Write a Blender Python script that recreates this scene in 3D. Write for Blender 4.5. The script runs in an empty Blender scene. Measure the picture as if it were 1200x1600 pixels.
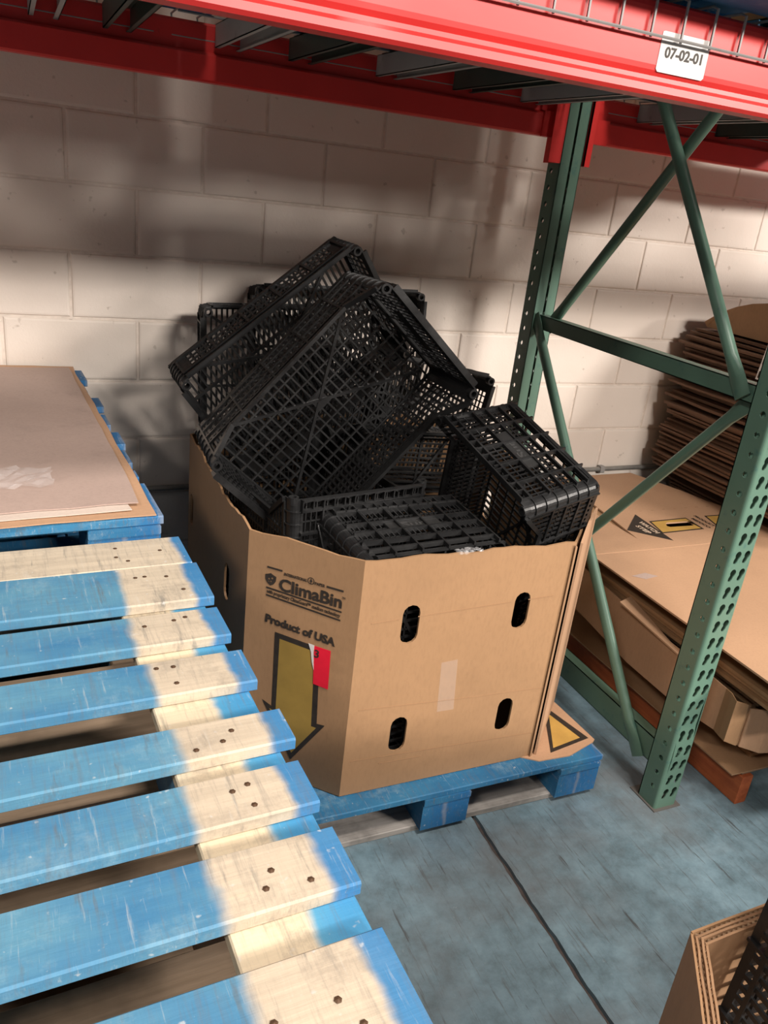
import bpy, bmesh, math, random
from mathutils import Vector, Matrix
from mathutils.geometry import tessellate_polygon
rnd = random.Random(7)
S = bpy.context.scene
COL = S.collection

# ------------------------------------------------------------------ camera, world, lights, exposure
YAW, PITCH, ROLL, FPX = 0.45163224573430016, -0.38580459311966614, 0.11775281357730039, 1250.0554601186939
cy, sy = math.cos(YAW), math.sin(YAW)
fw = Vector((sy * math.cos(PITCH), cy * math.cos(PITCH), math.sin(PITCH)))
rt = Vector((cy, -sy, 0)); up = rt.cross(fw)
r2 = rt * math.cos(ROLL) + up * math.sin(ROLL); u2 = up * math.cos(ROLL) - rt * math.sin(ROLL)
cam = bpy.data.cameras.new('camera'); camo = bpy.data.objects.new('camera', cam); COL.objects.link(camo)
cam.sensor_fit = 'HORIZONTAL'; cam.sensor_width = 36; cam.lens = FPX / 1200 * 36; cam.clip_start = 0.02
camo.matrix_world = Matrix(((r2.x, u2.x, -fw.x, -0.15856885), (r2.y, u2.y, -fw.y, -2.76402759), (r2.z, u2.z, -fw.z, 1.59076611), (0, 0, 0, 1)))
S.camera = camo

w = bpy.data.worlds.new('warehouse_air'); S.world = w; w.use_nodes = True
w.node_tree.nodes['Background'].inputs[0].default_value = (1.0, 0.90, 0.80, 1)
w.node_tree.nodes['Background'].inputs[1].default_value = 0.115

def lamp(name, loc, target, sx, sy_, power, col):
    l = bpy.data.lights.new(name, 'AREA'); l.shape = 'RECTANGLE'; l.size = sx; l.size_y = sy_; l.energy = power; l.color = col
    o = bpy.data.objects.new(name, l); COL.objects.link(o); o.location = loc
    o.rotation_euler = (Vector(target) - Vector(loc)).to_track_quat('-Z', 'Y').to_euler()
    return o
WARM = (1.0, 0.92, 0.845)
lamp('bay_lamp_far', (6.2, -7.2, 4.3), (0.8, -0.6, 0.6), 1.8, 0.5, 620, WARM)
lamp('bay_lamp_facing', (2.2, -8.6, 4.4), (1.0, -0.6, 0.6), 1.8, 0.5, 560, WARM)
lamp('bay_lamp_left', (-3.2, -4.6, 4.8), (0.4, -1.0, 0.8), 1.2, 0.4, 110, WARM)
lamp('bay_lamp_aisle', (1.0, -3.7, 5.4), (0.8, -2.0, 0.5), 1.4, 0.4, 205, WARM)
S.view_settings.view_transform = 'Standard'; S.view_settings.look = 'None'
S.view_settings.gamma = 1.0; S.view_settings.use_curve_mapping = False
S.view_settings.exposure = 0.1

# ------------------------------------------------------------------ materials
def newmat(name):
    m = bpy.data.materials.new(name); m.use_nodes = True
    nt = m.node_tree; b = nt.nodes['Principled BSDF']
    return m, nt, b
def N(nt, t, **k):
    n = nt.nodes.new(t)
    for a, v in k.items():
        if a.startswith('i_'):
            n.inputs[int(a[2:])].default_value = v
        else:
            setattr(n, a, v)
    return n
def ramp(nt, src, stops, interp='LINEAR'):
    r = nt.nodes.new('ShaderNodeValToRGB'); r.color_ramp.interpolation = interp
    e = r.color_ramp.elements
    while len(e) < len(stops): e.new(0.5)
    for i, (p, c) in enumerate(stops):
        e[i].position = p; e[i].color = (c[0], c[1], c[2], 1) if not isinstance(c, (int, float)) else (c, c, c, 1)
    nt.links.new(src, r.inputs[0]); return r.outputs[0]
def noise(nt, vec, scale, detail=4, rough=0.6, sc=None, rot=None):
    if sc or rot:
        mp = N(nt, 'ShaderNodeMapping'); mp.inputs['Scale'].default_value = sc or (1, 1, 1)
        if rot: mp.inputs['Rotation'].default_value = rot
        nt.links.new(vec, mp.inputs[0]); vec = mp.outputs[0]
    n = N(nt, 'ShaderNodeTexNoise'); n.inputs['Scale'].default_value = scale; n.inputs['Detail'].default_value = detail; n.inputs['Roughness'].default_value = rough
    nt.links.new(vec, n.inputs['Vector']); return n.outputs[0]
def mix(nt, fac, a, b, mode='MIX'):
    m = N(nt, 'ShaderNodeMix', data_type='RGBA', blend_type=mode)
    for i, v in ((0, fac), (6, a), (7, b)):
        if isinstance(v, bpy.types.NodeSocket): nt.links.new(v, m.inputs[i])
        elif isinstance(v, (int, float)): m.inputs[i].default_value = v if i == 0 else (v, v, v, 1)
        else: m.inputs[i].default_value = (v[0], v[1], v[2], 1)
    return m.outputs[2]
def math_(nt, op, a, b=None, c=None, clamp=False):
    m = N(nt, 'ShaderNodeMath', operation=op); m.use_clamp = clamp
    for i, v in enumerate((a, b, c)):
        if v is None: continue
        if isinstance(v, bpy.types.NodeSocket): nt.links.new(v, m.inputs[i])
        else: m.inputs[i].default_value = v
    return m.outputs[0]
def bump(nt, b, h, strength, dist=0.01):
    n = N(nt, 'ShaderNodeBump'); n.inputs['Strength'].default_value = strength; n.inputs['Distance'].default_value = dist
    nt.links.new(h, n.inputs['Height']); nt.links.new(n.outputs[0], b.inputs['Normal'])
def objco(nt):
    t = N(nt, 'ShaderNodeTexCoord'); return t.outputs['Object']
def oinfo(nt):
    return N(nt, 'ShaderNodeObjectInfo')
def rndvec(nt):
    """object coordinates shifted by a random amount per object"""
    oi = oinfo(nt); v = N(nt, 'ShaderNodeVectorMath', operation='MULTIPLY_ADD')
    nt.links.new(objco(nt), v.inputs[0]); v.inputs[1].default_value = (1, 1, 1)
    c = N(nt, 'ShaderNodeCombineXYZ'); s = math_(nt, 'MULTIPLY', oi.outputs['Random'], 37.0)
    for i in range(3): nt.links.new(s, c.inputs[i])
    nt.links.new(c.outputs[0], v.inputs[2]); return v.outputs[0]
def simple(name, col, rough=0.5, metal=0.0, var=0.0, scale=12, bumps=0.0, spec=0.5):
    m, nt, b = newmat(name)
    b.inputs['Roughness'].default_value = rough; b.inputs['Metallic'].default_value = metal
    b.inputs['Specular IOR Level'].default_value = spec
    if var or bumps:
        n = noise(nt, objco(nt), scale)
        if var:
            c = ramp(nt, n, [(0.3, [x * (1 - var) for x in col]), (0.7, [min(1, x * (1 + var)) for x in col])])
            nt.links.new(c, b.inputs['Base Color'])
        else: b.inputs['Base Color'].default_value = (*col, 1)
        if bumps: bump(nt, b, n, bumps, 0.003)
    else: b.inputs['Base Color'].default_value = (*col, 1)
    return m

def m_block():
    m, nt, b = newmat('painted_block'); v = rndvec(nt)
    big = noise(nt, v, 2.2, 3); fine = noise(nt, v, 55, 5, 0.7); pit = noise(nt, v, 26, 2)
    c = ramp(nt, big, [(0.3, (0.66, 0.585, 0.515)), (0.7, (0.74, 0.66, 0.59))])
    p = ramp(nt, pit, [(0.26, 1.0), (0.31, 0.0)])
    c = mix(nt, math_(nt, 'MULTIPLY', p, 0.35), c, (0.25, 0.19, 0.15))
    nt.links.new(c, b.inputs['Base Color']); b.inputs['Roughness'].default_value = 0.6
    h = math_(nt, 'SUBTRACT', fine, math_(nt, 'MULTIPLY', p, 0.9)); bump(nt, b, h, 0.28, 0.004)
    return m
def m_floor():
    m, nt, b = newmat('blue_floor_paint'); v = objco(nt)
    big = noise(nt, v, 2.6, 6, 0.65); mid = noise(nt, v, 13, 5, 0.7); fine = noise(nt, v, 60, 3, 0.7)
    st = noise(nt, v, 95, 5, 0.75, sc=(1.0, 0.06, 1), rot=(0, 0, -.05)); st2 = noise(nt, v, 24, 6, 0.7, sc=(1.6, 0.13, 1), rot=(0, 0, 0.10))
    c = ramp(nt, mid, [(0.32, (0.115, 0.175, 0.205)), (0.5, (0.165, 0.255, 0.305)), (0.68, (0.215, 0.325, 0.385))])
    c = mix(nt, ramp(nt, big, [(0.42, 0.0), (0.66, 0.75)]), c, (0.135, 0.14, 0.145))
    c = mix(nt, ramp(nt, st, [(0.56, 0.0), (0.68, 0.7)]), c, (0.09, 0.085, 0.08))
    c = mix(nt, ramp(nt, st2, [(0.62, 0.0), (0.67, 0.75)]), c, (0.06, 0.055, 0.055))
    c = mix(nt, ramp(nt, fine, [(0.66, 0.0), (0.76, 0.5)]), c, (0.30, 0.36, 0.39))
    nt.links.new(c, b.inputs['Base Color'])
    nt.links.new(ramp(nt, mid, [(0.3, 0.42), (0.7, 0.6)]), b.inputs['Roughness'])
    bump(nt, b, math_(nt, 'SUBTRACT', fine, st2), 0.2, 0.002)
    return m
def m_board(name, blue_a, blue_b, cream, wear=0.2, dirs=((0.10, 1.6, 1.6), (1.0, 0.13, 0.3))):
    """painted pallet board: object colour R = distance from the right end where blue starts again, G = where the bare band starts, B = paint hue"""
    m, nt, b = newmat(name); oi = oinfo(nt); v = objco(nt); rv = rndvec(nt)
    sx = N(nt, 'ShaderNodeSeparateXYZ'); nt.links.new(v, sx.inputs[0])
    sc = N(nt, 'ShaderNodeSeparateColor'); nt.links.new(oi.outputs['Color'], sc.inputs[0])
    edge = noise(nt, rv, 14, 3, 0.6)
    d = math_(nt, 'ADD', math_(nt, 'MULTIPLY', sx.outputs[0], -1.0), math_(nt, 'MULTIPLY', math_(nt, 'SUBTRACT', edge, 0.5), 0.030))
    def step(x, e0, wd):
        mr = N(nt, 'ShaderNodeMapRange', interpolation_type='SMOOTHSTEP')
        nt.links.new(x, mr.inputs[0]); nt.links.new(math_(nt, 'SUBTRACT', e0, wd), mr.inputs[1]); nt.links.new(math_(nt, 'ADD', e0, wd), mr.inputs[2]); return mr.outputs[0]
    inb = math_(nt, 'MULTIPLY', step(d, sc.outputs[1], 0.008), math_(nt, 'SUBTRACT', 1.0, step(d, sc.outputs[0], 0.010)))
    blot = noise(nt, rv, 4.5, 4, 0.6, sc=(1, 2.0, 1)); grain = noise(nt, rv, 30, 5, 0.65, sc=dirs[0]); cross = noise(nt, rv, 46, 4, 0.7, sc=dirs[1])
    smud = noise(nt, rv, 11, 6, 0.75); saw = noise(nt, rv, 120, 4, 0.75, sc=(1.0, 0.06, 0.3)); dots = noise(nt, rv, 75, 2, 0.5)
    bl = ramp(nt, blot, [(0.30, blue_a), (0.62, blue_b)])
    bl = mix(nt, math_(nt, 'MULTIPLY', ramp(nt, smud, [(0.52, 0.0), (0.70, 1.0)]), wear), bl, (0.28, 0.40, 0.45))
    bl = mix(nt, math_(nt, 'MULTIPLY', math_(nt, 'SUBTRACT', 1.0, step(d, 0.05, 0.03)), 0.65), bl, (blue_a[0] * 0.8, blue_a[1] * 1.05, blue_a[2] * 1.25))
    bl = mix(nt, sc.outputs[2], bl, [x * 0.55 for x in blue_a])
    cr = ramp(nt, grain, [(0.3, [x * 0.80 for x in cream]), (0.6, cream), (0.8, (cream[0] * 1.12, cream[1] * 1.1, cream[2] * 1.02))])
    cr = mix(nt, math_(nt, 'MULTIPLY', ramp(nt, smud, [(0.50, 0.0), (0.66, 1.0)]), 0.6), cr, (0.27, 0.23, 0.185))
    c = mix(nt, inb, bl, cr)
    c = mix(nt, math_(nt, 'MULTIPLY', ramp(nt, cross, [(0.60, 0.0), (0.70, 1.0)]), 0.55), c, (0.10, 0.11, 0.11))
    c = mix(nt, math_(nt, 'MULTIPLY', ramp(nt, saw, [(0.52, 0.0), (0.72, 1.0)]), 0.40), c, (0.12, 0.12, 0.12))
    c = mix(nt, math_(nt, 'MULTIPLY', ramp(nt, saw, [(0.28, 1.0), (0.40, 0.0)]), 0.30), c, (0.55, 0.53, 0.48))
    c = mix(nt, math_(nt, 'MULTIPLY', ramp(nt, dots, [(0.70, 0.0), (0.78, 1.0)]), 0.5), c, (0.55, 0.56, 0.55))
    nt.links.new(c, b.inputs['Base Color']); b.inputs['Roughness'].default_value = 0.72
    bump(nt, b, math_(nt, 'SUBTRACT', grain, cross), 0.35, 0.003)
    return m
def m_wood(name, a, c_, dark=0.5, stretch=(1.6, 0.1, 1.6)):
    m, nt, b = newmat(name); rv = rndvec(nt)
    g = noise(nt, rv, 26, 5, 0.65, sc=stretch); s = noise(nt, rv, 7, 4, 0.7)
    c = ramp(nt, g, [(0.35, a), (0.65, c_)])
    c = mix(nt, math_(nt, 'MULTIPLY', ramp(nt, s, [(0.5, 0.0), (0.7, 1.0)]), dark), c, [x * 0.4 for x in a])
    nt.links.new(c, b.inputs['Base Color']); b.inputs['Roughness'].default_value = 0.75; bump(nt, b, g, 0.3, 0.003)
    return m
def m_card(name, col, stain=0.25):
    m, nt, b = newmat(name); v = rndvec(nt)
    big = noise(nt, v, 3.0, 4, 0.6); fib = noise(nt, v, 130, 3, 0.7, sc=(1, 1, 0.35)); sm = noise(nt, v, 9, 5, 0.65)
    c = ramp(nt, big, [(0.3, [x * 0.93 for x in col]), (0.7, [min(1, x * 1.06) for x in col])])
    c = mix(nt, math_(nt, 'MULTIPLY', ramp(nt, fib, [(0.45, 0.0), (0.75, 1.0)]), 0.22), c, [x * 0.55 for x in col])
    c = mix(nt, math_(nt, 'MULTIPLY', ramp(nt, sm, [(0.58, 0.0), (0.76, 1.0)]), stain), c, [x * 0.5 for x in col])
    nt.links.new(c, b.inputs['Base Color']); b.inputs['Roughness'].default_value = 0.62; b.inputs['Specular IOR Level'].default_value = 0.35
    bump(nt, b, math_(nt, 'ADD', big, math_(nt, 'MULTIPLY', fib, 0.08)), 0.12, 0.02)
    return m
def m_plastic(name='black_crate_plastic', base=0.0095):
    m, nt, b = newmat(name); v = rndvec(nt)
    n = noise(nt, v, 9, 5, 0.65); f = noise(nt, v, 70, 3, 0.7)
    c = ramp(nt, n, [(0.35, (base, base * 1.02, base * 1.08)), (0.7, (base * 1.9, base * 1.92, base * 1.98))])
    nt.links.new(c, b.inputs['Base Color'])
    nt.links.new(ramp(nt, n, [(0.3, 0.26), (0.7, 0.46)]), b.inputs['Roughness'])
    b.inputs['Specular IOR Level'].default_value = 0.5; bump(nt, b, f, 0.25, 0.002)
    return m
def m_steel(name, col, chip, rough=0.38, scuff=(0.62, 0.7), amt=0.6):
    m, nt, b = newmat(name); v = objco(nt)
    n = noise(nt, v, 18, 6, 0.7); g = noise(nt, v, 3, 3)
    c = ramp(nt, g, [(0.3, [x * 0.88 for x in col]), (0.7, [min(1, x * 1.1) for x in col])])
    c = mix(nt, math_(nt, 'MULTIPLY', ramp(nt, n, [(scuff[0], 0.0), (scuff[1], 1.0)]), amt), c, chip)
    nt.links.new(c, b.inputs['Base Color']); b.inputs['Roughness'].default_value = rough; bump(nt, b, n, 0.05, 0.002)
    return m
BLOCK = m_block(); FLOOR = m_floor()
MORTAR = simple('painted_mortar', (0.66, 0.58, 0.51), 0.7, var=0.12, scale=30, bumps=0.3)
JOINT = simple('floor_joint_filler', (0.07, 0.055, 0.05), 0.8, var=0.3, scale=40)
BOARD = m_board('faded_blue_pallet_paint', (0.026, 0.145, 0.300), (0.085, 0.235, 0.345), (0.52, 0.440, 0.335), 0.35)
BOARD2 = m_board('fresh_blue_pallet_paint', (0.007, 0.100, 0.235), (0.026, 0.170, 0.325), (0.55, 0.47, 0.35), 0.4)
PINE = m_board('pale_pine_with_blue_edge', (0.03, 0.20, 0.36), (0.10, 0.32, 0.46), (0.64, 0.54, 0.385), 0.1, ((0.09, 1.6, 1.6), (1.0, 0.1, 1.0)))
ORANGE = m_wood('orange_painted_wood', (0.34, 0.075, 0.022), (0.50, 0.13, 0.04), 0.4)
OLDWOOD = m_wood('grey_brown_wood', (0.24, 0.17, 0.11), (0.40, 0.29, 0.20), 0.5, (0.1, 1.6, 1.6))
CARD = m_card('kraft_cardboard', (0.350, 0.203, 0.105))
CARD2 = m_card('light_kraft_cardboard', (0.48, 0.29, 0.175), 0.15)
CARDIN = m_card('kraft_cardboard_inside', (0.34, 0.20, 0.11))
WORN = m_wood('worn_bare_wood', (0.26, 0.24, 0.22), (0.46, 0.43, 0.40), 0.6, (0.1, 1.6, 1.6))
CREASE = m_card('kraft_crease', (0.33, 0.19, 0.10))
CARDDK = m_card('old_brown_carton', (0.17, 0.095, 0.058), 0.6)
EDGE = simple('cardboard_cut_edge', (0.50, 0.33, 0.20), 0.8, var=0.2, scale=60)
GREYSHEET = m_card('pinkish_grey_slip_sheet', (0.43, 0.32, 0.275), 0.3)
WHITESHEET = m_card('pale_slip_sheet', (0.60, 0.50, 0.43), 0.1)
PLASTIC = m_plastic()
LOGO = simple('plate_plastic', (0.022, 0.022, 0.022), 0.42)
EMBOSS = simple('embossed_letter_plastic', (0.045, 0.045, 0.045), 0.4)
RED = m_steel('red_beam_paint', (0.66, 0.030, 0.027), (0.22, 0.018, 0.014), 0.42, (0.66, 0.74), 0.4)
GREEN = m_steel('green_rack_paint', (0.105, 0.195, 0.145), (0.045, 0.13, 0.12), 0.40, (0.58, 0.68), 0.6)
GALV = m_steel('galvanised_steel', (0.30, 0.29, 0.28), (0.16, 0.15, 0.14), 0.42)
DIRTY = m_steel('dirty_plate_steel', (0.13, 0.12, 0.11), (0.05, 0.045, 0.04), 0.5)
CHAN = m_steel('grey_channel_steel', (0.36, 0.37, 0.36), (0.16, 0.16, 0.16), 0.45)
CHAND = m_steel('dark_green_channel_steel', (0.05, 0.075, 0.062), (0.03, 0.04, 0.04), 0.45)
INK = simple('black_print', (0.028, 0.020, 0.014), 0.6, var=0.3, scale=60)
OLIVE = simple('yellow_print_on_kraft', (0.33, 0.21, 0.045), 0.55, var=0.12, scale=14)
YELLOW = simple('bright_yellow_print_on_kraft', (0.52, 0.31, 0.075), 0.55, var=0.12, scale=14)
TAG = simple('red_tag_paper', (0.72, 0.012, 0.035), 0.35, var=0.08, scale=20)
WHITE = simple('white_label_paper', (0.66, 0.63, 0.60), 0.5, var=0.05, scale=20)
WHITEINK = simple('unprinted_kraft_letter', (0.60, 0.46, 0.34), 0.55)
NAIL = simple('rusty_nail', (0.10, 0.055, 0.03), 0.6, metal=0.4)
PIPE = simple('grey_conduit', (0.30, 0.29, 0.27), 0.35, metal=0.5, var=0.3, scale=9)
def m_film(name, alpha):
    m, nt, b = newmat(name); b.inputs['Base Color'].default_value = (0.9, 0.9, 0.92, 1); b.inputs['Roughness'].default_value = 0.12
    b.inputs['Alpha'].default_value = alpha; b.inputs['Specular IOR Level'].default_value = 0.8; return m
FILM = m_film('clear_stretch_film', 0.13); TAPE = m_film('clear_packing_tape', 0.05)

# ------------------------------------------------------------------ mesh helpers
class MB:
    def __init__(s): s.v = []; s.f = []
    def add(s, vs, fs):
        o = len(s.v); s.v += [tuple(p) for p in vs]; s.f += [tuple(i + o for i in f) for f in fs]; return s
    def box(s, a, b, f=None, rot=None):
        x0, y0, z0 = a; x1, y1, z1 = b
        vs = [(x0, y0, z0), (x1, y0, z0), (x1, y1, z0), (x0, y1, z0), (x0, y0, z1), (x1, y0, z1), (x1, y1, z1), (x0, y1, z1)]
        if f: vs = [f(*p) for p in vs]
        if rot: vs = [rot @ Vector(p) for p in vs]
        return s.add(vs, [(0, 3, 2, 1), (4, 5, 6, 7), (0, 1, 5, 4), (1, 2, 6, 5), (2, 3, 7, 6), (3, 0, 4, 7)])
    def plank(s, a, b, c=0.003, axis=0):
        """box with chamfered long edges, running along axis"""
        lo, hi = list(a), list(b); o = [i for i in range(3) if i != axis]
        p0, p1, q0, q1 = lo[o[0]], hi[o[0]], lo[o[1]], hi[o[1]]
        ring = [(p0 + c, q0), (p1 - c, q0), (p1, q0 + c), (p1, q1 - c), (p1 - c, q1), (p0 + c, q1), (p0, q1 - c), (p0, q0 + c)]
        vs = []
        for t in (lo[axis], hi[axis]):
            for r in ring:
                p = [0, 0, 0]; p[axis] = t; p[o[0]] = r[0]; p[o[1]] = r[1]; vs.append(p)
        fs = [tuple(range(7, -1, -1)), tuple(range(8, 16))] + [(i, (i + 1) % 8, 8 + (i + 1) % 8, 8 + i) for i in range(8)]
        return s.add(vs, fs)
    def tube(s, pts, r, n=8, cap=True):
        pts = [Vector(p) for p in pts]; rings = []
        for i, p in enumerate(pts):
            d = (pts[min(i + 1, len(pts) - 1)] - pts[max(i - 1, 0)]).normalized()
            a = d.orthogonal().normalized() if abs(d.z) > 0.9 else d.cross(Vector((0, 0, 1))).normalized()
            b = d.cross(a); rings.append([p + a * r * math.cos(2 * math.pi * k / n) + b * r * math.sin(2 * math.pi * k / n) for k in range(n)])
        vs = [p for g in rings for p in g]; fs = []
        for i in range(len(rings) - 1):
            for k in range(n): fs.append((i * n + k, i * n + (k + 1) % n, (i + 1) * n + (k + 1) % n, (i + 1) * n + k))
        if cap: fs += [tuple(range(n - 1, -1, -1)), tuple(range((len(rings) - 1) * n, len(rings) * n))]
        return s.add(vs, fs)
    def slab(s, outer, holes, t, f):
        """flat panel with holes: 2d outlines, thickness t along w; f(u, v, w) -> xyz"""
        loops = [[Vector((p[0], p[1], 0)) for p in l] for l in [outer] + list(holes)]
        tri = tessellate_polygon(loops); flat = [p for l in loops for p in l]; n = len(flat)
        vs = [f(p.x, p.y, 0) for p in flat] + [f(p.x, p.y, t) for p in flat]; fs = []
        for a, b, c in tri:
            fs.append((a, b, c)); fs.append((c + n, b + n, a + n))
        o = 0
        for l in loops:
            k = len(l)
            for i in range(k): fs.append((o + i, o + (i + 1) % k, n + o + (i + 1) % k, n + o + i))
            o += k
        return s.add(vs, fs)
    def mesh(s, name, smooth=False, fix=True):
        m = bpy.data.meshes.new(name); m.from_pydata(s.v, [], s.f); m.validate()
        if fix:
            bm = bmesh.new(); bm.from_mesh(m); bmesh.ops.recalc_face_normals(bm, faces=bm.faces); bm.to_mesh(m); bm.free()
        if smooth:
            m.polygons.foreach_set('use_smooth', [True] * len(m.polygons))
            try: m.set_sharp_from_angle(angle=math.radians(40))
            except Exception: pass
        return m
    def build(s, name, mat, parent=None, loc=(0, 0, 0), rz=0.0, smooth=False):
        return put(name, s.mesh(name, smooth), mat, parent, loc, rz)
def put(name, me, mat, parent=None, loc=(0, 0, 0), rz=0.0):
    o = bpy.data.objects.new(name, me); COL.objects.link(o)
    if mat and not me.materials: me.materials.append(mat)
    o.location = loc; o.rotation_euler = (0, 0, rz)
    if parent: o.parent = parent
    return o
def tag(o, label=None, cat=None, group=None, kind=None):
    if label: o['label'] = label
    if cat: o['category'] = cat
    if group: o['group'] = group
    if kind: o['kind'] = kind
    return o
def thing(name, label, cat, loc=(0, 0, 0), rz=0.0, group=None, mat=None):
    o = bpy.data.objects.new(name, None); COL.objects.link(o); o.empty_display_size = 0.1
    if mat is not None: o.matrix_world = mat
    else: o.location = loc; o.rotation_euler = (0, 0, rz)
    return tag(o, label, cat, group)
def copy_tree(o, parent=None, top=True):
    c = o.copy(); COL.objects.link(c)
    if parent: c.parent = parent
    for ch in [k for k in bpy.data.objects if k.parent == o]: copy_tree(ch, c, False)
    return c
_dg = None
def text_mesh(body, size, bold=0.0, depth=0.0003, width=None):
    """mesh of flat lettering, baseline at origin, along +x, up +y"""
    cu = bpy.data.curves.new('lettering', 'FONT'); cu.body = body; cu.size = size; cu.offset = bold; cu.extrude = depth; cu.resolution_u = 3
    o = bpy.data.objects.new('lettering', cu); COL.objects.link(o)
    dg = bpy.context.evaluated_depsgraph_get(); me = bpy.data.meshes.new_from_object(o.evaluated_get(dg))
    bpy.data.objects.remove(o); bpy.data.curves.remove(cu)
    if me.materials: me.materials.clear()
    if width:
        xs = [v.co.x for v in me.vertices]; k = width / (max(xs) - min(xs)); x0 = min(xs)
        for v in me.vertices: v.co.x = (v.co.x - x0) * k
    return me
def frame(o, u, v):
    u = Vector(u).normalized(); v = Vector(v); v = (v - u * u.dot(v)).normalized(); n = u.cross(v)
    return Matrix(((u.x, v.x, n.x, o[0]), (u.y, v.y, n.y, o[1]), (u.z, v.z, n.z, o[2]), (0, 0, 0, 1)))
def flat(name, poly, mat, parent, M, t=0.0004, holes=()):
    """thin print on a surface: outline in the surface's own u, v"""
    mb = MB().slab(poly, holes, t, lambda a, b, c: (a, b, c)); o = mb.build(name, mat, parent)
    o.matrix_local = M; return o
def letters(name, body, size, mat, parent, M, bold=0.0, width=None, at=(0, 0), rot=0.0):
    me = text_mesh(body, size, bold, 0.0003, width); o = put(name, me, mat, parent)
    o.matrix_local = M @ Matrix.Translation((at[0], at[1], 0.0006)) @ Matrix.Rotation(rot, 4, 'Z'); return o

# ------------------------------------------------------------------ the setting
fl = MB().box((-3.5, -6.0, -0.25), (4.6, 0.2, -0.012)).build('floor', JOINT); tag(fl, 'blue painted concrete floor with scratches and a dark joint', None, None, 'structure')
def slab_piece(x0, x1):
    mb = MB(); rr = random.Random(3); n = 240; ys = [-6.0 + 6.2 * i / n for i in range(n + 1)]
    def jx(x, y): return x + (0.0013 * math.sin(y * 31 + x * 40) + 0.0013 * math.sin(y * 83 + x * 90) if abs(x - 0.92) < 0.05 else 0) + (y + 1.33) * 0.022 * (1 if abs(x - 0.92) < 0.05 else 0)
    vs = []
    for y in ys:
        for x in (x0, x1):
            for z in (-0.012, 0.0): vs.append((jx(x, y), y, z))
    fs = []
    for i in range(n):
        a = i * 4; b = a + 4
        fs += [(a + 1, a + 3, b + 3, b + 1), (a, b, b + 2, a + 2), (a, a + 1, b + 1, b), (a + 2, b + 2, b + 3, a + 3)]
    mb.add(vs, fs); return mb.build('floor_slab', FLOOR, fl)
slab_piece(-3.5, 0.9125); slab_piece(0.9275, 4.6)

wl = MB().box((-2.2, 0.006, 0), (4.6, 0.2, 2.9)).build('wall_back', MORTAR); tag(wl, 'painted concrete block wall behind the racking', None, None, 'structure')
BW, BH = 0.4064, 0.2032
def block_mesh(k):
    mb = MB(); a, b, c = BW / 2 - 0.0035, BH / 2 - 0.0035, 0.006
    ring = lambda e, y: [(-a + e, y, -b + e), (a - e, y, -b + e), (a - e, y, b - e), (-a + e, y, b - e)]
    vs = ring(0, 0.03) + ring(0, 0.005) + ring(c * 0.5, 0.0012) + ring(c * 1.4, 0.0)
    fs = [(0, 3, 2, 1)]
    for r in range(3):
        for i in range(4): fs.append((r * 4 + i, r * 4 + (i + 1) % 4, r * 4 + 4 + (i + 1) % 4, r * 4 + 4 + i))
    fs.append((12, 13, 14, 15)); return mb.add(vs, fs).mesh('concrete_block')
bms = block_mesh(0)
for row in range(-6, 9):
    zc = 1.70 - BH * (row - 0.5) if row >= 0 else 1.70 + BH * (-row - 0.5) + BH
    zc = 1.70 - BH * (row - 0.5)
    if zc - BH / 2 < -0.07 or zc > 2.85: continue
    off = 0.0 if row % 2 == 1 else 0.5
    for i in range(-6, 12):
        o = put('concrete_block', bms, BLOCK, wl, (BW * (i + off + 0.5), rnd.uniform(0, 0.0012), zc), 0)
        o.rotation_euler = (rnd.uniform(-.004, .004), 0, rnd.uniform(-.003, .003))

pp = MB(); pts = [(-2.1 + 0.35 * i, -0.014, 0.497 + 0.003 * math.sin(i * 2.1)) for i in range(20)]
pp.tube(pts, 0.011, 8); pipe = thing('conduit_pipe', 'thin grey conduit running low along the block wall', 'pipe', (0, 0, 0))
pp.build('conduit', PIPE, pipe, smooth=True)
for x in (-1.4, -0.2, 1.0, 2.25, 3.4): MB().plank((x - 0.012, -0.028, 0.482), (x + 0.012, 0.003, 0.513), 0.004).build('pipe_clamp', GALV, pipe)

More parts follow.
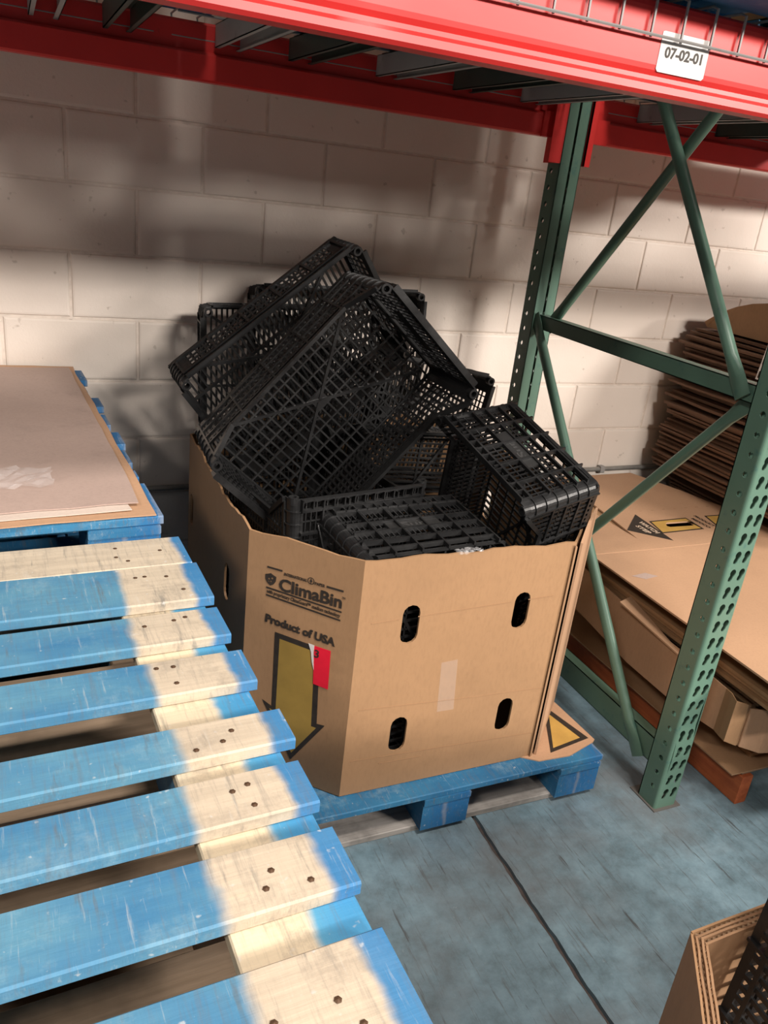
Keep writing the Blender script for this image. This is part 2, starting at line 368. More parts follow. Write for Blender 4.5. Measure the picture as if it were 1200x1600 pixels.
# ------------------------------------------------------------------ rack
PITCH_ = 0.0508
def keyhole(cx, cz, s=1.0, flip=1):
    pts = []
    for k in range(9):
        a = math.radians(-35 + 250 * k / 8); pts.append((cx + 0.0015 + 0.0098 * s * math.cos(a), cz + 0.006 + 0.0108 * s * math.sin(a)))
    pts += [(cx - 0.0098, cz - 0.008), (cx - 0.0100, cz - 0.0135), (cx - 0.0070, cz - 0.0185), (cx - 0.0010, cz - 0.0185), (cx + 0.0030, cz - 0.0130), (cx + 0.0055, cz - 0.006)]
    return pts
def circ(cx, cz, r, n=10): return [(cx + r * math.cos(2 * math.pi * k / n), cz + r * math.sin(2 * math.pi * k / n)) for k in range(n)]
ZT = 2.7
def column(parent, x0, x1, yweb, yin, dent):
    """C section: perforated web at yweb, flanges towards yin"""
    t = 0.0028; sgn = 1 if yin > yweb else -1
    bow = lambda z: (0.006 * math.exp(-((z - 0.30) / 0.05) ** 2) - 0.004 * math.exp(-((z - 0.2) / 0.04) ** 2)) if dent else 0
    zs = [0.055 + PITCH_ * k for k in range(int((ZT - 0.1) / PITCH_))]
    wb = MB(); f_ = lambda a, b, c: (a, yweb + sgn * (c + bow(b)), b)
    za = [0.004] + [z + PITCH_ / 2 for z in zs]
    for k, z in enumerate(zs):
        wb.slab([(x0 + 0.009, za[k]), (x1 - 0.009, za[k]), (x1 - 0.009, za[k + 1]), (x0 + 0.009, za[k + 1])], [keyhole(x0 + 0.0265, z), keyhole(x1 - 0.0235, z)], t, f_)
    wb.slab([(x0 + 0.009, za[-1]), (x1 - 0.009, za[-1]), (x1 - 0.009, ZT), (x0 + 0.009, ZT)], [], t, f_)
    wb.build('column_face', GREEN, parent)
    for xx, s2, nm in ((x0, 1, 'column_side'), (x1, -1, 'column_side')):
        ho = [circ(abs(yin - yweb) * 0.40, z + 0.012, 0.0085) for z in zs]
        D = abs(yin - yweb)
        MB().slab([(0.009, 0.004), (D, 0.004), (D, ZT), (0.009, ZT)], ho, t, lambda a, b, c: (xx + s2 * c, yweb + sgn * a, b)).build(nm, GREEN, parent)
    lp = MB()
    lp.box((x0, yin - sgn * t if sgn > 0 else yin, 0.004), (x0 + 0.036, yin if sgn > 0 else yin + t, ZT)); lp.box((x1 - 0.036, yin - t if sgn > 0 else yin, 0.004), (x1, yin if sgn > 0 else yin + t, ZT))
    # rounded outer corners of the bent section
    for xx, s2 in ((x0, 1), (x1, -1)):
        vs = []; fs = []
        for i in range(5):
            a = math.pi / 2 * i / 4; x = xx + s2 * (0.009 - 0.009 * math.sin(a)); y = yweb + sgn * (0.009 - 0.009 * math.cos(a))
            vs += [(x, y, 0.004), (x, y, ZT)]
        for i in range(4): fs.append((2 * i, 2 * i + 2, 2 * i + 3, 2 * i + 1))
        lp.add(vs, fs)
    lp.build('column_lip', GREEN, parent)
    MB().box((x0 - 0.006, min(yweb, yin) - 0.008, 0.0), (x1 + 0.012, max(yweb, yin) + 0.03, 0.004)).build('foot_plate', DIRTY, parent)
fr = thing('upright_frame', 'green perforated steel upright frame with crossing tube braces between the two bays', 'rack upright', (1.49, -0.9, 0))
def local(parent, mb):
    inv = parent.matrix_world.inverted() if False else None
    return mb
fr.location = (0, 0, 0)
column(fr, 1.450, 1.531, -1.468, -1.398, True)
column(fr, 1.455, 1.536, -0.345, -0.420, False)
def cchan(parent, z0, z1, y0, y1, nm):
    mb = MB(); t = 0.0025; x0, x1 = 1.474, 1.512
    mb.box((x0, y0, z0), (x0 + t, y1, z1)); mb.box((x0, y0, z1 - t), (x1, y1, z1)); mb.box((x0, y0, z0), (x1, y1, z0 + t)); mb.box((x1 - t, y0, z0), (x1, y1, z0 + 0.012)); mb.box((x1 - t, y0, z1 - 0.012), (x1, y1, z1))
    mb.build(nm, GREEN, parent)
cchan(fr, 1.194, 1.240, -1.46, -0.360, 'horizontal_strut'); cchan(fr, 0.105, 0.185, -1.46, -0.360, 'bottom_strut')
def brace(p0, p1, x, r=0.0165):
    p0 = Vector((x, *p0)); p1 = Vector((x, *p1)); d = (p1 - p0).normalized(); mb = MB(); n = 10
    L = (p1 - p0).length; a = Vector((1, 0, 0)); b = d.cross(a); rings = []
    prof = [(0, 0.22, 1.55), (0.05, 0.25, 1.5), (0.11, 1, 1), (L - 0.11, 1, 1), (L - 0.05, 0.25, 1.5), (L, 0.22, 1.55)]
    vs = []; fs = []
    for t, ka, kb in prof:
        c = p0 + d * t
        vs += [c + a * r * ka * math.cos(2 * math.pi * k / n) + b * r * kb * math.sin(2 * math.pi * k / n) for k in range(n)]
    for i in range(len(prof) - 1):
        for k in range(n): fs.append((i * n + k, i * n + (k + 1) % n, (i + 1) * n + (k + 1) % n, (i + 1) * n + k))
    fs += [tuple(range(n - 1, -1, -1)), tuple(range((len(prof) - 1) * n, len(prof) * n))]
    mb.add(vs, fs).build('brace_tube', GREEN, fr, smooth=True)
brace((-1.355, 1.205), (-0.43, 2.40), 1.466); brace((-0.455, 1.20), (-1.40, 2.33), 1.500)
brace((-0.415, 1.235), (-1.345, 0.095), 1.466); brace((-1.375, 1.22), (-0.43, 0.085), 1.500)

def beam(name, label, x0, x1, yf, yb, z0, zb0, holes=False):
    """step beam; yf is the face, yb its back"""
    s = 1 if yb > yf else -1
    prof = [(0.000, 0.006), (0.000, 0.016), (0.0035, 0.022), (0.0035, 0.030), (0.0075, 0.036), (0.0075, 0.040), (0.004, 0.046), (0.002, 0.130), (0.004, 0.136), (0.010, 0.140), (0.026, 0.140), (0.028, 0.128), (0.048, 0.126), (0.052, 0.120), (0.052, 0.006), (0.047, 0.0), (0.006, 0.0)]
    return prof, s
def build_beam(name, label, x0, x1, yf, s, prof, z0):
    o = thing(name, label, 'rack beam'); mb = MB(); n = len(prof)
    vs = [(x, yf + s * p[0], z0 + p[1]) for x in (x0, x1) for p in prof]
    fs = [(i, (i + 1) % n, n + (i + 1) % n, n + i) for i in range(n)] + [tuple(range(n - 1, -1, -1)), tuple(range(n, 2 * n))]
    mb.add(vs, fs).build('beam_bar', RED, o, smooth=False); return o
PF = [(0.000, 0.006), (0.001, 0.017), (0.0045, 0.023), (0.0055, 0.030), (0.001, 0.038), (0.000, 0.046), (0.000, 0.128), (0.002, 0.136), (0.008, 0.141), (0.028, 0.141), (0.030, 0.128), (0.048, 0.126), (0.052, 0.120), (0.052, 0.006), (0.047, 0.0), (0.006, 0.0)]
fb = build_beam('front_load_beam', 'bright red front load beam across the top with a white location label', -1.35, 1.447, -1.505, 1, PF, 1.785)
build_beam('front_load_beam', 'red front load beam beyond the upright, right of the white location label', 1.534, 3.9, -1.505, 1, PF, 1.785)
# rear beams show their step to the aisle
PR = [(0.000, 0.005), (0.000, 0.062), (0.004, 0.067), (0.020, 0.068), (0.024, 0.072), (0.024, 0.132), (0.028, 0.138), (0.048, 0.138), (0.050, 0.134), (0.050, 0.006), (0.045, 0.0), (0.005, 0.0)]
rb = build_beam('rear_load_beam', 'shaded dark red rear load beam left of the green upright', -1.35, 1.440, -0.385, 1, PR, 1.789)
rb2 = build_beam('rear_load_beam', 'red rear load beam to the right of the green upright', 1.552, 3.9, -0.385, 1, PR, 1.789)
def bracket(parent, x0, x1, xm, y0, y1, side):
    mb = MB().slab([(0, 1.715), (y1 - y0, 1.715), (y1 - y0, 1.945), (0, 1.945)], [circ((y1 - y0) * 0.5, z, 0.006, 8) for z in (1.742, 1.78, 1.90)], 0.004, lambda a, b, c: (side + c, y0 + a, b))
    mb.build('beam_bracket', RED, parent)
    MB().box((min(x0, xm), y0, 1.715), (max(x0, xm), y0 + 0.004, 1.945)).box((xm - .002, y0 + .004, 1.72), (xm + .002, y0 + .012, 1.94)).build('bracket_flange', RED, parent)
bracket(rb, 1.405, 0, 1.447, -0.425, -0.335, 1.446); bracket(rb2, 1.541, 0, 1.565, -0.425, -0.335, 1.541)
MB().box((1.562, -0.393, 1.787), (1.64, -0.384, 1.860)).box((1.562, -0.372, 1.862), (1.64, -0.362, 1.920)).build('beam_sleeve', RED, rb2)
MB().box((1.385, -0.393, 1.787), (1.438, -0.384, 1.860)).box((1.385, -0.372, 1.862), (1.438, -0.362, 1.920)).build('beam_sleeve', RED, rb)
lab = MB().slab([(0, 0.004), (0.004, 0), (0.104, 0), (0.108, 0.004), (0.108, 0.060), (0.104, 0.0615), (0.004, 0.0615), (0, 0.060)], [], 0.0006, lambda a, b, c: (0.868 + a, -1.5052 - c, 1.8215 + b)).build('location_label', WHITE, fb)
tag(lab, 'white label reading 07-02-01')
ltx = text_mesh('07-02-01', 0.0225, 0.0007, 0.0002, 0.084); lo = put('label_lettering', ltx, INK, lab); lo.matrix_local = frame((0.880, -1.5061, 1.8450), (1, 0, 0), (0, 0, 1))

def deck(label, x0, x1, chans):
    d = thing('wire_deck', label, 'wire deck'); mb = MB(); r = 0.0026; z = 1.9305
    nx = int(round((x1 - x0) / 0.066)); ys = [-1.44 + 0.0995 * i for i in range(11)]
    for y in ys: mb.tube([(x0, y, z), (x1, y, z)], r, 5)
    for i in range(nx + 1):
        x = x0 + (x1 - x0) * i / nx
        mb.tube([(x, -0.350, z + 0.005), (x, -1.50, z + 0.005), (x, -1.5125, z), (x, -1.5125, 1.868)], r, 5)
        mb.tube([(x, -0.352, z + 0.005), (x, -0.3555, z), (x, -0.3555, 1.885)], r * 0.9, 5) if i % 1 == 0 else None
    for yy, zz in ((-1.5165, 1.871), (-0.3595, 1.887)): mb.tube([(x0, yy, zz), (x1, yy, zz)], r, 5)
    wm = mb.build('wire_mesh', GALV, d); wm['kind'] = 'stuff'
    for cx, mt in chans:
        c = MB(); t = 0.002; h = 0.054; wd = 0.034; zt = z - r - 0.0005
        y0, y1 = -1.449, -0.365
        c.box((cx - wd, y0, zt - t), (cx + wd, y1, zt)); c.box((cx - wd, y0, zt - h), (cx - wd + t, y1, zt)); c.box((cx + wd - t, y0, zt - h), (cx + wd, y1, zt))
        c.box((cx - wd, y0, zt - h), (cx - wd + 0.012, y1, zt - h + t)); c.box((cx + wd - 0.012, y0, zt - h), (cx + wd, y1, zt - h + t))
        c.build('support_channel', mt, d)
    return d
deck('wire mesh deck over the left end of the bay', -0.95, 0.20, [(-0.72, CHAN), (-0.40, CHAN), (-0.06, CHAN), (0.11, CHAND)])
deck('wire mesh deck hooked over the red beam beside the upright', 0.245, 1.43, [(0.39, CHAN), (0.59, CHAND), (0.85, CHAN), (1.10, CHAND), (1.34, CHAN)])
deck('wire mesh deck of the bay to the right of the upright', 1.575, 2.76, [(1.80, CHAN), (2.15, CHAND), (2.42, CHAN)])

# ------------------------------------------------------------------ pallets
def nails(mb, x, y, z, r=0.0042):
    mb.add([(x + r * math.cos(k * math.pi / 3), y + r * math.sin(k * math.pi / 3), z) for k in range(6)] + [(x, y, z + 0.0012)], [(k, (k + 1) % 6, 6) for k in range(6)])
def pallet(label, loc, rz, tops, W=1.016, D=1.219, H=0.144, mat=BOARD, under=PINE, group=None, seed=1, nailed=True, name='wooden_pallet', blockmat=None, bottom=None):
    """local origin: right far corner at floor level; x runs left as negative, y towards the camera as negative.  tops = (far, near, end shift, band near, band far, hue)"""
    rr = random.Random(seed); p = thing(name, label, 'pallet', loc, rz, group); nb = MB(); t = 0.019
    for (a, b, e, g, r_, h) in tops:
        mb = MB().plank((-W + rr.uniform(0, .01), -(b - a) / 2, -t / 2), (0, (b - a) / 2, t / 2), 0.0025)
        o = mb.build('deck_board', mat, p, (e, -(a + b) / 2, H - t / 2)); o.color = (r_, g, h, 1)
        o.rotation_euler = (rr.uniform(-.006, .006), rr.uniform(-.002, .002), rr.uniform(-.006, .006))
        if nailed:
            for k in range(4 if b - a > .1 else 3):
                nails(nb, e - 0.045 - rr.uniform(0, .09), -a - (b - a) * rr.uniform(.2, .8), H + 0.0004)
            for k in range(3): nails(nb, e - W / 2 + rr.uniform(-.05, .05), -a - (b - a) * rr.uniform(.2, .8), H + 0.0004)
    if nailed: nb.build('nail_heads', NAIL, p)['kind'] = 'stuff'
    for k, xc in enumerate((-0.075, -W / 2, -W + 0.075)):
        o = MB().plank((-0.140, -D, H - 2 * t), (0, 0, H - t), 0.002, 1).build('stringer_board', under if (k == 0 and under) else mat, p, (xc + 0.070, 0, 0)); o.color = (0.3, 0.055, 0, 1) if k == 0 and under else (0, 0, 0.1, 1)
        for yc in (-0.07, -D / 2, -D + 0.07):
            o = MB().box((-0.07, -0.066, t), (0.07, 0.066, H - 2 * t)).build('block', blockmat or mat, p, (xc, yc, 0)); o.color = (0, 0, 0.0, 1)
    for yc in (-0.055, -D / 2, -D + 0.055):
        o = MB().plank((-W, -0.052, 0), (0, 0.052, t), 0.002).build('bottom_board', OLDWOOD if nailed == 2 else (bottom or mat), p, (0, yc + (0.022 if bottom and yc < -1 else 0), 0)); o.color = (0, 0, 0.2, 1)
    return p
P1 = [(0.000, 0.118, .004, 0.018, 2.0, 0), (0.120, 0.257, .010, 0.031, 0.146, 0), (0.292, 0.384, .004, 0.031, 0.146, 0), (0.430, 0.518, .006, 0.031, 0.146, 0), (0.590, 0.660, 0.014, 0.031, 0.146, 0), (0.699, 0.779, .002, 0.031, 0.146, 0), (0.819, 0.906, .000, 0.031, 0.146, 0), (0.962, 1.085, -.004, 0.031, 0.146, 0), (1.110, 1.214, -.006, 0.031, 0.146, 0)]
R24 = math.radians(2.4)
PTOP = pallet('faded blue pallet in front with bare cream bands, topmost of the near stack', (0.106, -1.288, 0.756), R24, P1, nailed=2, seed=5)
# pale stringer boards of the front pallet keep a blue outer strip
STD = [(0.0, 0.14, 0, 0.07, 0.25, 0), (0.19, 0.28, 0, 0, 0, 0), (0.33, 0.42, 0, 0, 0, 0), (0.47, 0.56, 0, 0, 0, 0), (0.61, 0.75, 0, 0, 0, 0), (0.80, 0.89, 0, 0, 0, 0), (0.94, 1.03, 0, 0, 0, 0), (1.08, 1.219, 0, 0.07, 0.25, 0)]
proto = pallet('wooden pallet directly under the front pallet, second of the near stack', (0.100, -1.291, 0.6048), R24 + .006, STD, mat=OLDWOOD, under=None, blockmat=BOARD, nailed=0, group='blue pallets stacked under the front pallet', seed=9, H=0.144)
for k, z in enumerate((0.4536, 0.3024, 0.1512, 0.0)):
    c = copy_tree(proto); c['label'] = 'wooden pallet under the front pallet, %s of the near stack' % ('third from the top', 'fourth from the top', 'second from the bottom', 'lowest')[k]; c.location = (0.100 + rnd.uniform(-.012, .012), -1.292 + rnd.uniform(-.01, .006), z); c.rotation_euler = (0, 0, R24 + rnd.uniform(-.008, .008))
P2 = [(0.000, 0.135, .010, 0, 0, 0), (0.17, 0.27, -.008, .0, .035, 0), (0.33, 0.43, .012, 0, 0, 0), (0.50, 0.60, .002, 0, 0, 0), (0.66, 0.76, .010, 0, 0, 0), (0.80, 0.90, .000, 0, .0, 0), (0.945, 0.995, -.004, 0.01, .06, 0), (1.03, 1.215, .000, 0, 0, 0)]
R38 = math.radians(3.6)
PB = pallet('bright blue pallet with staggered board ends carrying grey slip sheets', (0.010, -0.040, 0.787), R38, P2, mat=BOARD2, under=None, nailed=0, seed=3)
proto2 = pallet('blue pallet directly under the slip sheet pallet, second of the wall stack', (0.006, -0.040, 0.6296), R38, STD, mat=BOARD2, under=None, nailed=0, group='blue pallets stacked by the wall', seed=4, H=0.15)
for k, z in enumerate((0.4722, 0.3148, 0.1574, 0.0)):
    c = copy_tree(proto2); c['label'] = 'blue pallet under the slip sheet pallet, %s of the wall stack' % ('third from the top', 'fourth from the top', 'second from the bottom', 'lowest')[k]; c.location = (0.006 + rnd.uniform(-.008, .008), -0.042 + rnd.uniform(-.006, .004), z); c.rotation_euler = (0, 0, R38 + rnd.uniform(-.005, .005))
PBIN = [(0.0, 0.14, 0, 0, 0, 0), (0.18, 0.27, 0, 0, 0, 0), (0.31, 0.40, 0, 0, 0, 0), (0.45, 0.54, 0, 0, 0, 0), (0.58, 0.72, 0, 0, 0, 0), (0.77, 0.86, 0, 0, 0, 0), (0.91, 1.0, 0, 0, 0, 0), (1.08, 1.215, 0, 0.0, 0.0, 0)]
pallet('blue pallet on the floor under the tall cardboard bin', (1.318, -0.140, 0.0), 0.0, PBIN, mat=BOARD2, under=None, nailed=0, seed=8, H=0.141, bottom=WORN)
PU = pallet('blue pallet up on the wire deck above the location label', (1.418, -0.392, 1.9385), 0.0, STD, mat=BOARD2, under=None, nailed=0, seed=12)
pallet('blue pallet up on the deck beyond the green upright', (2.63, -0.392, 1.9385), 0.0, STD, mat=BOARD2, under=None, nailed=0, seed=14)
pallet('blue pallet up on the left wire deck', (0.335, -0.392, 1.9385), 0.0, STD, mat=BOARD2, under=None, nailed=0, seed=13)

def shade_carton(label, x0, x1, y0, y1, z0, h):  # unseen cartons added on the deck pallets to block light from the wall
    o = thing('shade_carton', label, 'carton', (0, 0, 0)); t = 0.006
    b = MB().box((x0, y0, z0), (x1, y0 + t, z0 + h)).box((x0, y1 - t, z0), (x1, y1, z0 + h)).box((x0, y0 + t, z0), (x0 + t, y1 - t, z0 + h)).box((x1 - t, y0 + t, z0), (x1, y1 - t, z0 + h)).box((x0 + t, y0 + t, z0), (x1 - t, y1 - t, z0 + t))
    b.build('carton_sides', CARD, o); ym = (y0 + y1) / 2
    for a, c in ((y0, ym - .002), (ym + .002, y1)): MB().box((x0, a, z0 + h), (x1, c, z0 + h + t)).build('top_flap', CARD2, o)
    return o
shade_carton('unseen kraft carton added above the location label to shade the wall', 0.42, 1.41, -1.59, -0.41, 2.087, 0.75)
shade_carton('unseen kraft carton added beyond the green upright to shade the wall', 1.62, 2.62, -1.59, -0.41, 2.087, 0.75)
shade_carton('unseen kraft carton added over the left wire deck to shade the wall', -0.69, 0.320, -1.59, -0.41, 2.087, 0.75)
def sheet(name, label, pts, z, t, mat, wob, seed, cat='sheet'):
    """thin sheet with softly buckled edges; pts = outline corners"""
    rr = random.Random(seed); P = [Vector((p[0], p[1], 0)) for p in pts]; n = 14; vs = []; fs = []
    for i in range(n + 1):
        for j in range(n + 1):
            s, q = i / n, j / n
            p = (P[0] * (1 - s) + P[1] * s) * (1 - q) + (P[3] * (1 - s) + P[2] * s) * q
            e = min(s, 1 - s, q, 1 - q); ed = max(0, 1 - e / 0.12)
            zz = z + wob * ed * (0.5 + 0.5 * math.sin(seed + 9 * s + 7 * q)) + wob * .15 * (1 + math.sin(5 * s + seed) * math.cos(6 * q))
            jj = (rr.random() - .5) * 0.006 if e == 0 else 0
            vs.append((p.x + jj, p.y + jj, zz))
    k = n + 1
    for i in range(n):
        for j in range(n): fs.append((i * k + j, (i + 1) * k + j, (i + 1) * k + j + 1, i * k + j + 1))
    N0 = len(vs); vs += [(a, b, c - t) for a, b, c in vs]; fs += [tuple(N0 + q for q in reversed(f)) for f in fs[:]]
    rim = [i * k for i in range(k)] + [n * k + j for j in range(1, k)] + [i * k + n for i in range(n - 1, -1, -1)] + [j for j in range(n - 1, 0, -1)]
    for a, b in zip(rim, rim[1:] + rim[:1]): fs.append((a, b, N0 + b, N0 + a))
    o = MB().add(vs, fs).build(name, mat, smooth=True); return tag(o, label, cat)
sheet('slip_sheet', 'tan kraft sheet lying lowest on the bright blue pallet', [(-0.86, 0.0), (-0.004, -0.010), (0.072, -1.255), (-0.85, -1.335)], 0.9345, 0.002, CARD2, 0.003, 1)
sheet('slip_sheet', 'pale sheet showing as a strip between tan and grey sheets', [(-0.84, -0.20), (-0.09, -0.20), (0.026, -1.236), (-0.84, -1.310)], 0.9400, 0.0015, WHITESHEET, 0.0006, 2)
sheet('slip_sheet', 'large pinkish grey slip sheet on top of the bright blue pallet', [(-0.86, -0.09), (-0.018, -0.058), (0.046, -1.207), (-0.85, -1.280)], 0.9435, 0.002, GREYSHEET, 0.0012, 3)
def film(name, label, cx, cy, z, a, b, seed, mat):
    rr = random.Random(seed); vs = []; fs = []; n = 9
    for i in range(n + 1):
        for j in range(n + 1):
            vs.append((cx + a * (i / n - .5) + rr.uniform(-.004, .004), cy + b * (j / n - .5) + rr.uniform(-.004, .004), z + rr.uniform(0.0008, .009)))
    for i in range(n):
        for j in range(n): fs.append((i * 10 + j, i * 10 + 10 + j, i * 10 + 11 + j, i * 10 + j + 1))
    o = MB().add(vs, fs).build(name, mat); return tag(o, label, 'film')
film('plastic_film', 'crumpled clear plastic film lying on the grey slip sheet', -0.175, -1.05, 0.9445, 0.13, 0.12, 4, FILM)

# ------------------------------------------------------------------ cardboard bins
OCT = [(0.52, -1.30), (1.10, -1.30), (1.31, -1.09), (1.31, -0.36), (1.10, -0.15), (0.52, -0.15), (0.31, -0.36), (0.302, -0.875), (0.31, -1.09)]
def slot_poly(cx, cz, w=0.046, h=0.106):
    r = w / 2; pts = []
    for k in range(7): a = math.pi * k / 6; pts.append((cx + r * math.cos(a), cz + h / 2 - r + r * math.sin(a)))
    for k in range(7): a = math.pi + math.pi * k / 6; pts.append((cx + r * math.cos(a), cz - h / 2 + r + r * math.sin(a)))
    return pts
def bin_panel(parent, A, B, z0, z1, t, mat, holes, seed, wave=0.006, name='bin_panel', lean=0.0):
    """one facet of the octagon from A to B (outside on the right hand going A to B reversed)"""
    A = Vector((*A, 0)); B = Vector((*B, 0)); u = (B - A).normalized(); L = (B - A).length; nrm = Vector((u.y, -u.x, 0)); rr = random.Random(seed)
    n = max(4, int(L / 0.03)); top = [(L * i / n, z1 + (wave * (rr.random() - .5) if 0 < i < n else 0) + wave * .5 * math.sin(i * .9 + seed)) for i in range(n + 1)]
    top[0] = (0, z1); top[-1] = (L, z1)
    out = [(0, z0), (L, z0)] + top[::-1]
    f = lambda a, b, c: tuple(A + u * a - nrm * c + Vector((0, 0, b)) + nrm * (lean * (b - z0) * math.sin(math.pi * a / L)))
    o = MB().slab(out, holes, t, f).build(name, mat, parent)
    return o, u, L, nrm
def cardboard_bin(label, dx, dy, z0, z1, t, printed):
    b = thing('cardboard_bin', label, 'bin', (dx, dy, 0)); n = len(OCT)
    for i in range(n):
        A, B = OCT[i], OCT[(i + 1) % n]; L = math.hypot(B[0] - A[0], B[1] - A[1]); holes = []
        if i == 0: holes = [slot_poly(0.136, 0.631), slot_poly(0.449, 0.631), slot_poly(0.144, 0.308), slot_poly(0.460, 0.308)]
        if i == 6: holes = [slot_poly(0.055, 0.58), slot_poly(0.055, 0.30)]
        if i == 7: holes = [slot_poly(0.018 + .023, 0.585)]
        if i in (2,): holes = [slot_poly(0.2, 0.60), slot_poly(0.53, 0.60)]
        bin_panel(b, A, B, z0, z1, 0.006, CARD, holes, i + 3, 0.010 if i in (6, 7) else 0.005)
    # the panel folded over itself at the right corner, its cut edge showing plies
    d = 0.0032
    MB().slab([(0.000, z0), (0.012, z0), (0.012, z1 - .012), (0.0, z1 - .004)], [], 0.012, lambda a, bb, c: (1.094 + a * .75 , -1.3055 + a * .3 + c * .1 - .001, bb)).build('overlap_edge', CARDIN, b)
    A, B = Vector((1.112, -1.300, 0)), Vector((1.322, -1.090, 0)); u = (B - A).normalized(); nr = Vector((u.y, -u.x, 0))
    MB().slab([(0, z0), (0.285, z0), (0.285, z1), (0.2, z1 + .006), (0.12, z1 + .018), (0.06, z1 + .012), (0, z1 - .002)], [], 0.006, lambda a, bb, c: tuple(A + u * a + nr * c + Vector((0, 0, bb)))).build('overlap_panel', CARD2, b)
    MB().slab([(p[0] * .99 + .008, p[1] * .99 - .007) for p in OCT], [], 0.004, lambda a, bb, c: (a, bb, z0 + c)).build('bin_bottom', CARDIN, b)
    return b
bin1 = cardboard_bin('tall eight-sided kraft bin full of black crates with an arrow print', 0, 0, 0.1435, 0.812, 0.012, True)
MF = frame((0.31, -1.09, 0), (0.7071, -0.7071, 0), (0, 0, 1)) @ Matrix.Translation((0, 0, 0.0012))
def rect(x0, y0, x1, y1): return [(x0, y0), (x1, y0), (x1, y1), (x0, y1)]
flat('printed_bar', rect(0.054, 0.728, 0.094, 0.7325), INK, bin1, MF); flat('printed_bar', rect(0.210, 0.7205, 0.253, 0.7255), INK, bin1, MF)
letters('printed_lettering', 'INTERNATIONAL', 0.0105, INK, bin1, MF, 0.0002, 0.060, (0.1, 0.7205)); letters('printed_lettering', 'PAPER', 0.0105, INK, bin1, MF, 0.0002, 0.026, (0.180, 0.7195))
ring = MB().slab(circ(0.1695, 0.726, 0.009, 16), [circ(0.1695, 0.726, 0.0072, 16)], 0.0004, lambda a, b, c: (a, b, c)); o = ring.build('printed_tree_emblem', INK, bin1); o.matrix_local = MF
flat('printed_tree_emblem', [(0.1695, 0.7325), (0.1655, 0.7235), (0.1685, 0.7235), (0.1685, 0.7195), (0.1705, 0.7195), (0.1705, 0.7235), (0.1735, 0.7235)], INK, bin1, MF)
SH = [(0.050, 0.710), (0.057, 0.7125), (0.0645, 0.716), (0.072, 0.7125), (0.079, 0.710), (0.0785, 0.698), (0.073, 0.689), (0.0645, 0.683), (0.056, 0.689), (0.0505, 0.698)]
flat('printed_shield', SH, INK, bin1, MF, holes=[circ(0.0605, 0.7005, 0.0026, 6), circ(0.0690, 0.7035, 0.0028, 6), circ(0.0660, 0.6945, 0.0022, 6), circ(0.0600, 0.6935, 0.0016, 6)])
letters('printed_lettering', 'ClimaBin', 0.0445, INK, bin1, MF, 0.0013, 0.164, (0.088, 0.679)); letters('printed_lettering', 'TM', 0.008, INK, bin1, MF, 0, 0.008, (0.2515, 0.7035))
flat('printed_bar', [(0.054, 0.6735), (0.253, 0.6665), (0.253, 0.6705), (0.054, 0.6780)], INK, bin1, MF); flat('printed_bar', [(0.055, 0.6535), (0.252, 0.6440), (0.252, 0.6480), (0.055, 0.6580)], INK, bin1, MF)
letters('printed_lettering', 'with proprietary ClimaGuard\u2122 medium technology', 0.0135, INK, bin1, MF, 0.00025, 0.195, (0.056, 0.6625), -0.045)
letters('printed_lettering', 'Product of USA', 0.0300, INK, bin1, MF, 0.0013, 0.188, (0.057, 0.5835), -0.055)
AR = [(0.086, 0.562), (0.2075, 0.556), (0.217, 0.340), (0.239, 0.342), (0.153, 0.204), (0.062, 0.357), (0.090, 0.346)]
AI = [(0.099, 0.547), (0.194, 0.542), (0.2025, 0.327), (0.2165, 0.327), (0.154, 0.226), (0.083, 0.338), (0.1015, 0.333)]
flat('arrow_outline', AR, INK, bin1, MF, holes=[AI]); flat('arrow_fill', AI, OLIVE, bin1, MF)
MT = MF @ Matrix.Translation((0, 0, 0.0012))
flat('red_tag', [(0.192, 0.559), (0.236, 0.5585), (0.2385, 0.450), (0.198, 0.4525)], TAG, bin1, MT); flat('torn_white_paper', [(0.177, 0.561), (0.193, 0.560), (0.1925, 0.540), (0.1965, 0.492), (0.190, 0.512), (0.1855, 0.540)], WHITE, bin1, MT @ Matrix.Translation((0, 0, .0006)))
letters('tag_lettering', '3', 0.030, INK, bin1, MT @ Matrix.Translation((0, 0, .0006)), 0.0005, None, (0.194, 0.529))
MFR = frame((0, -1.30, 0), (1, 0, 0), (0, 0, 1)) @ Matrix.Translation((0, 0, 0.0008))
flat('clear_tape', [(0.759, 0.508), (0.805, 0.511), (0.817, 0.357), (0.768, 0.358)], TAPE, bin1, MFR)
film('tape_scrap', 'scrap of clear tape on the front rim of the tall bin', 0.79, -1.294, 0.8085, 0.065, 0.022, 8, FILM)
for (x0, za, x1, zb) in ((0.553, 0.6465, 0.624, 0.649), (0.674, 0.651, 0.934, 0.660), (0.985, 0.6615, 1.062, 0.664), (0.546, 0.404, 0.86, 0.385), (0.86, 0.385, 1.095, 0.376), (0.540, 0.250, 1.09, 0.226), (0.62, 0.225, 0.74, 0.222)):
    flat('crease_line', [(x0, za - .0011), (x1, zb - .0011), (x1, zb + .0011), (x0, za + .0011)], CREASE, bin1, MFR @ Matrix.Translation((0, 0, -.0006)), t=0.0006)
pad = MB().slab([(1.112, -1.328), (1.215, -1.333), (1.322, -1.300), (1.333, -1.292), (1.322, -1.10), (1.29, -1.075), (1.05, -1.285)], [], 0.0035, lambda a, b, c: (a, b, 0.1412 + c + 0.05 * max(0, (b + 1.333)) * 0 )).build('cardboard_pad', CARD2); tag(pad, 'corner of a kraft bottom sheet with yellow triangle beside the bin on its pallet', 'cardboard')
MP = frame((0, 0, 0.1449), (1, 0, 0), (0, 1, 0))
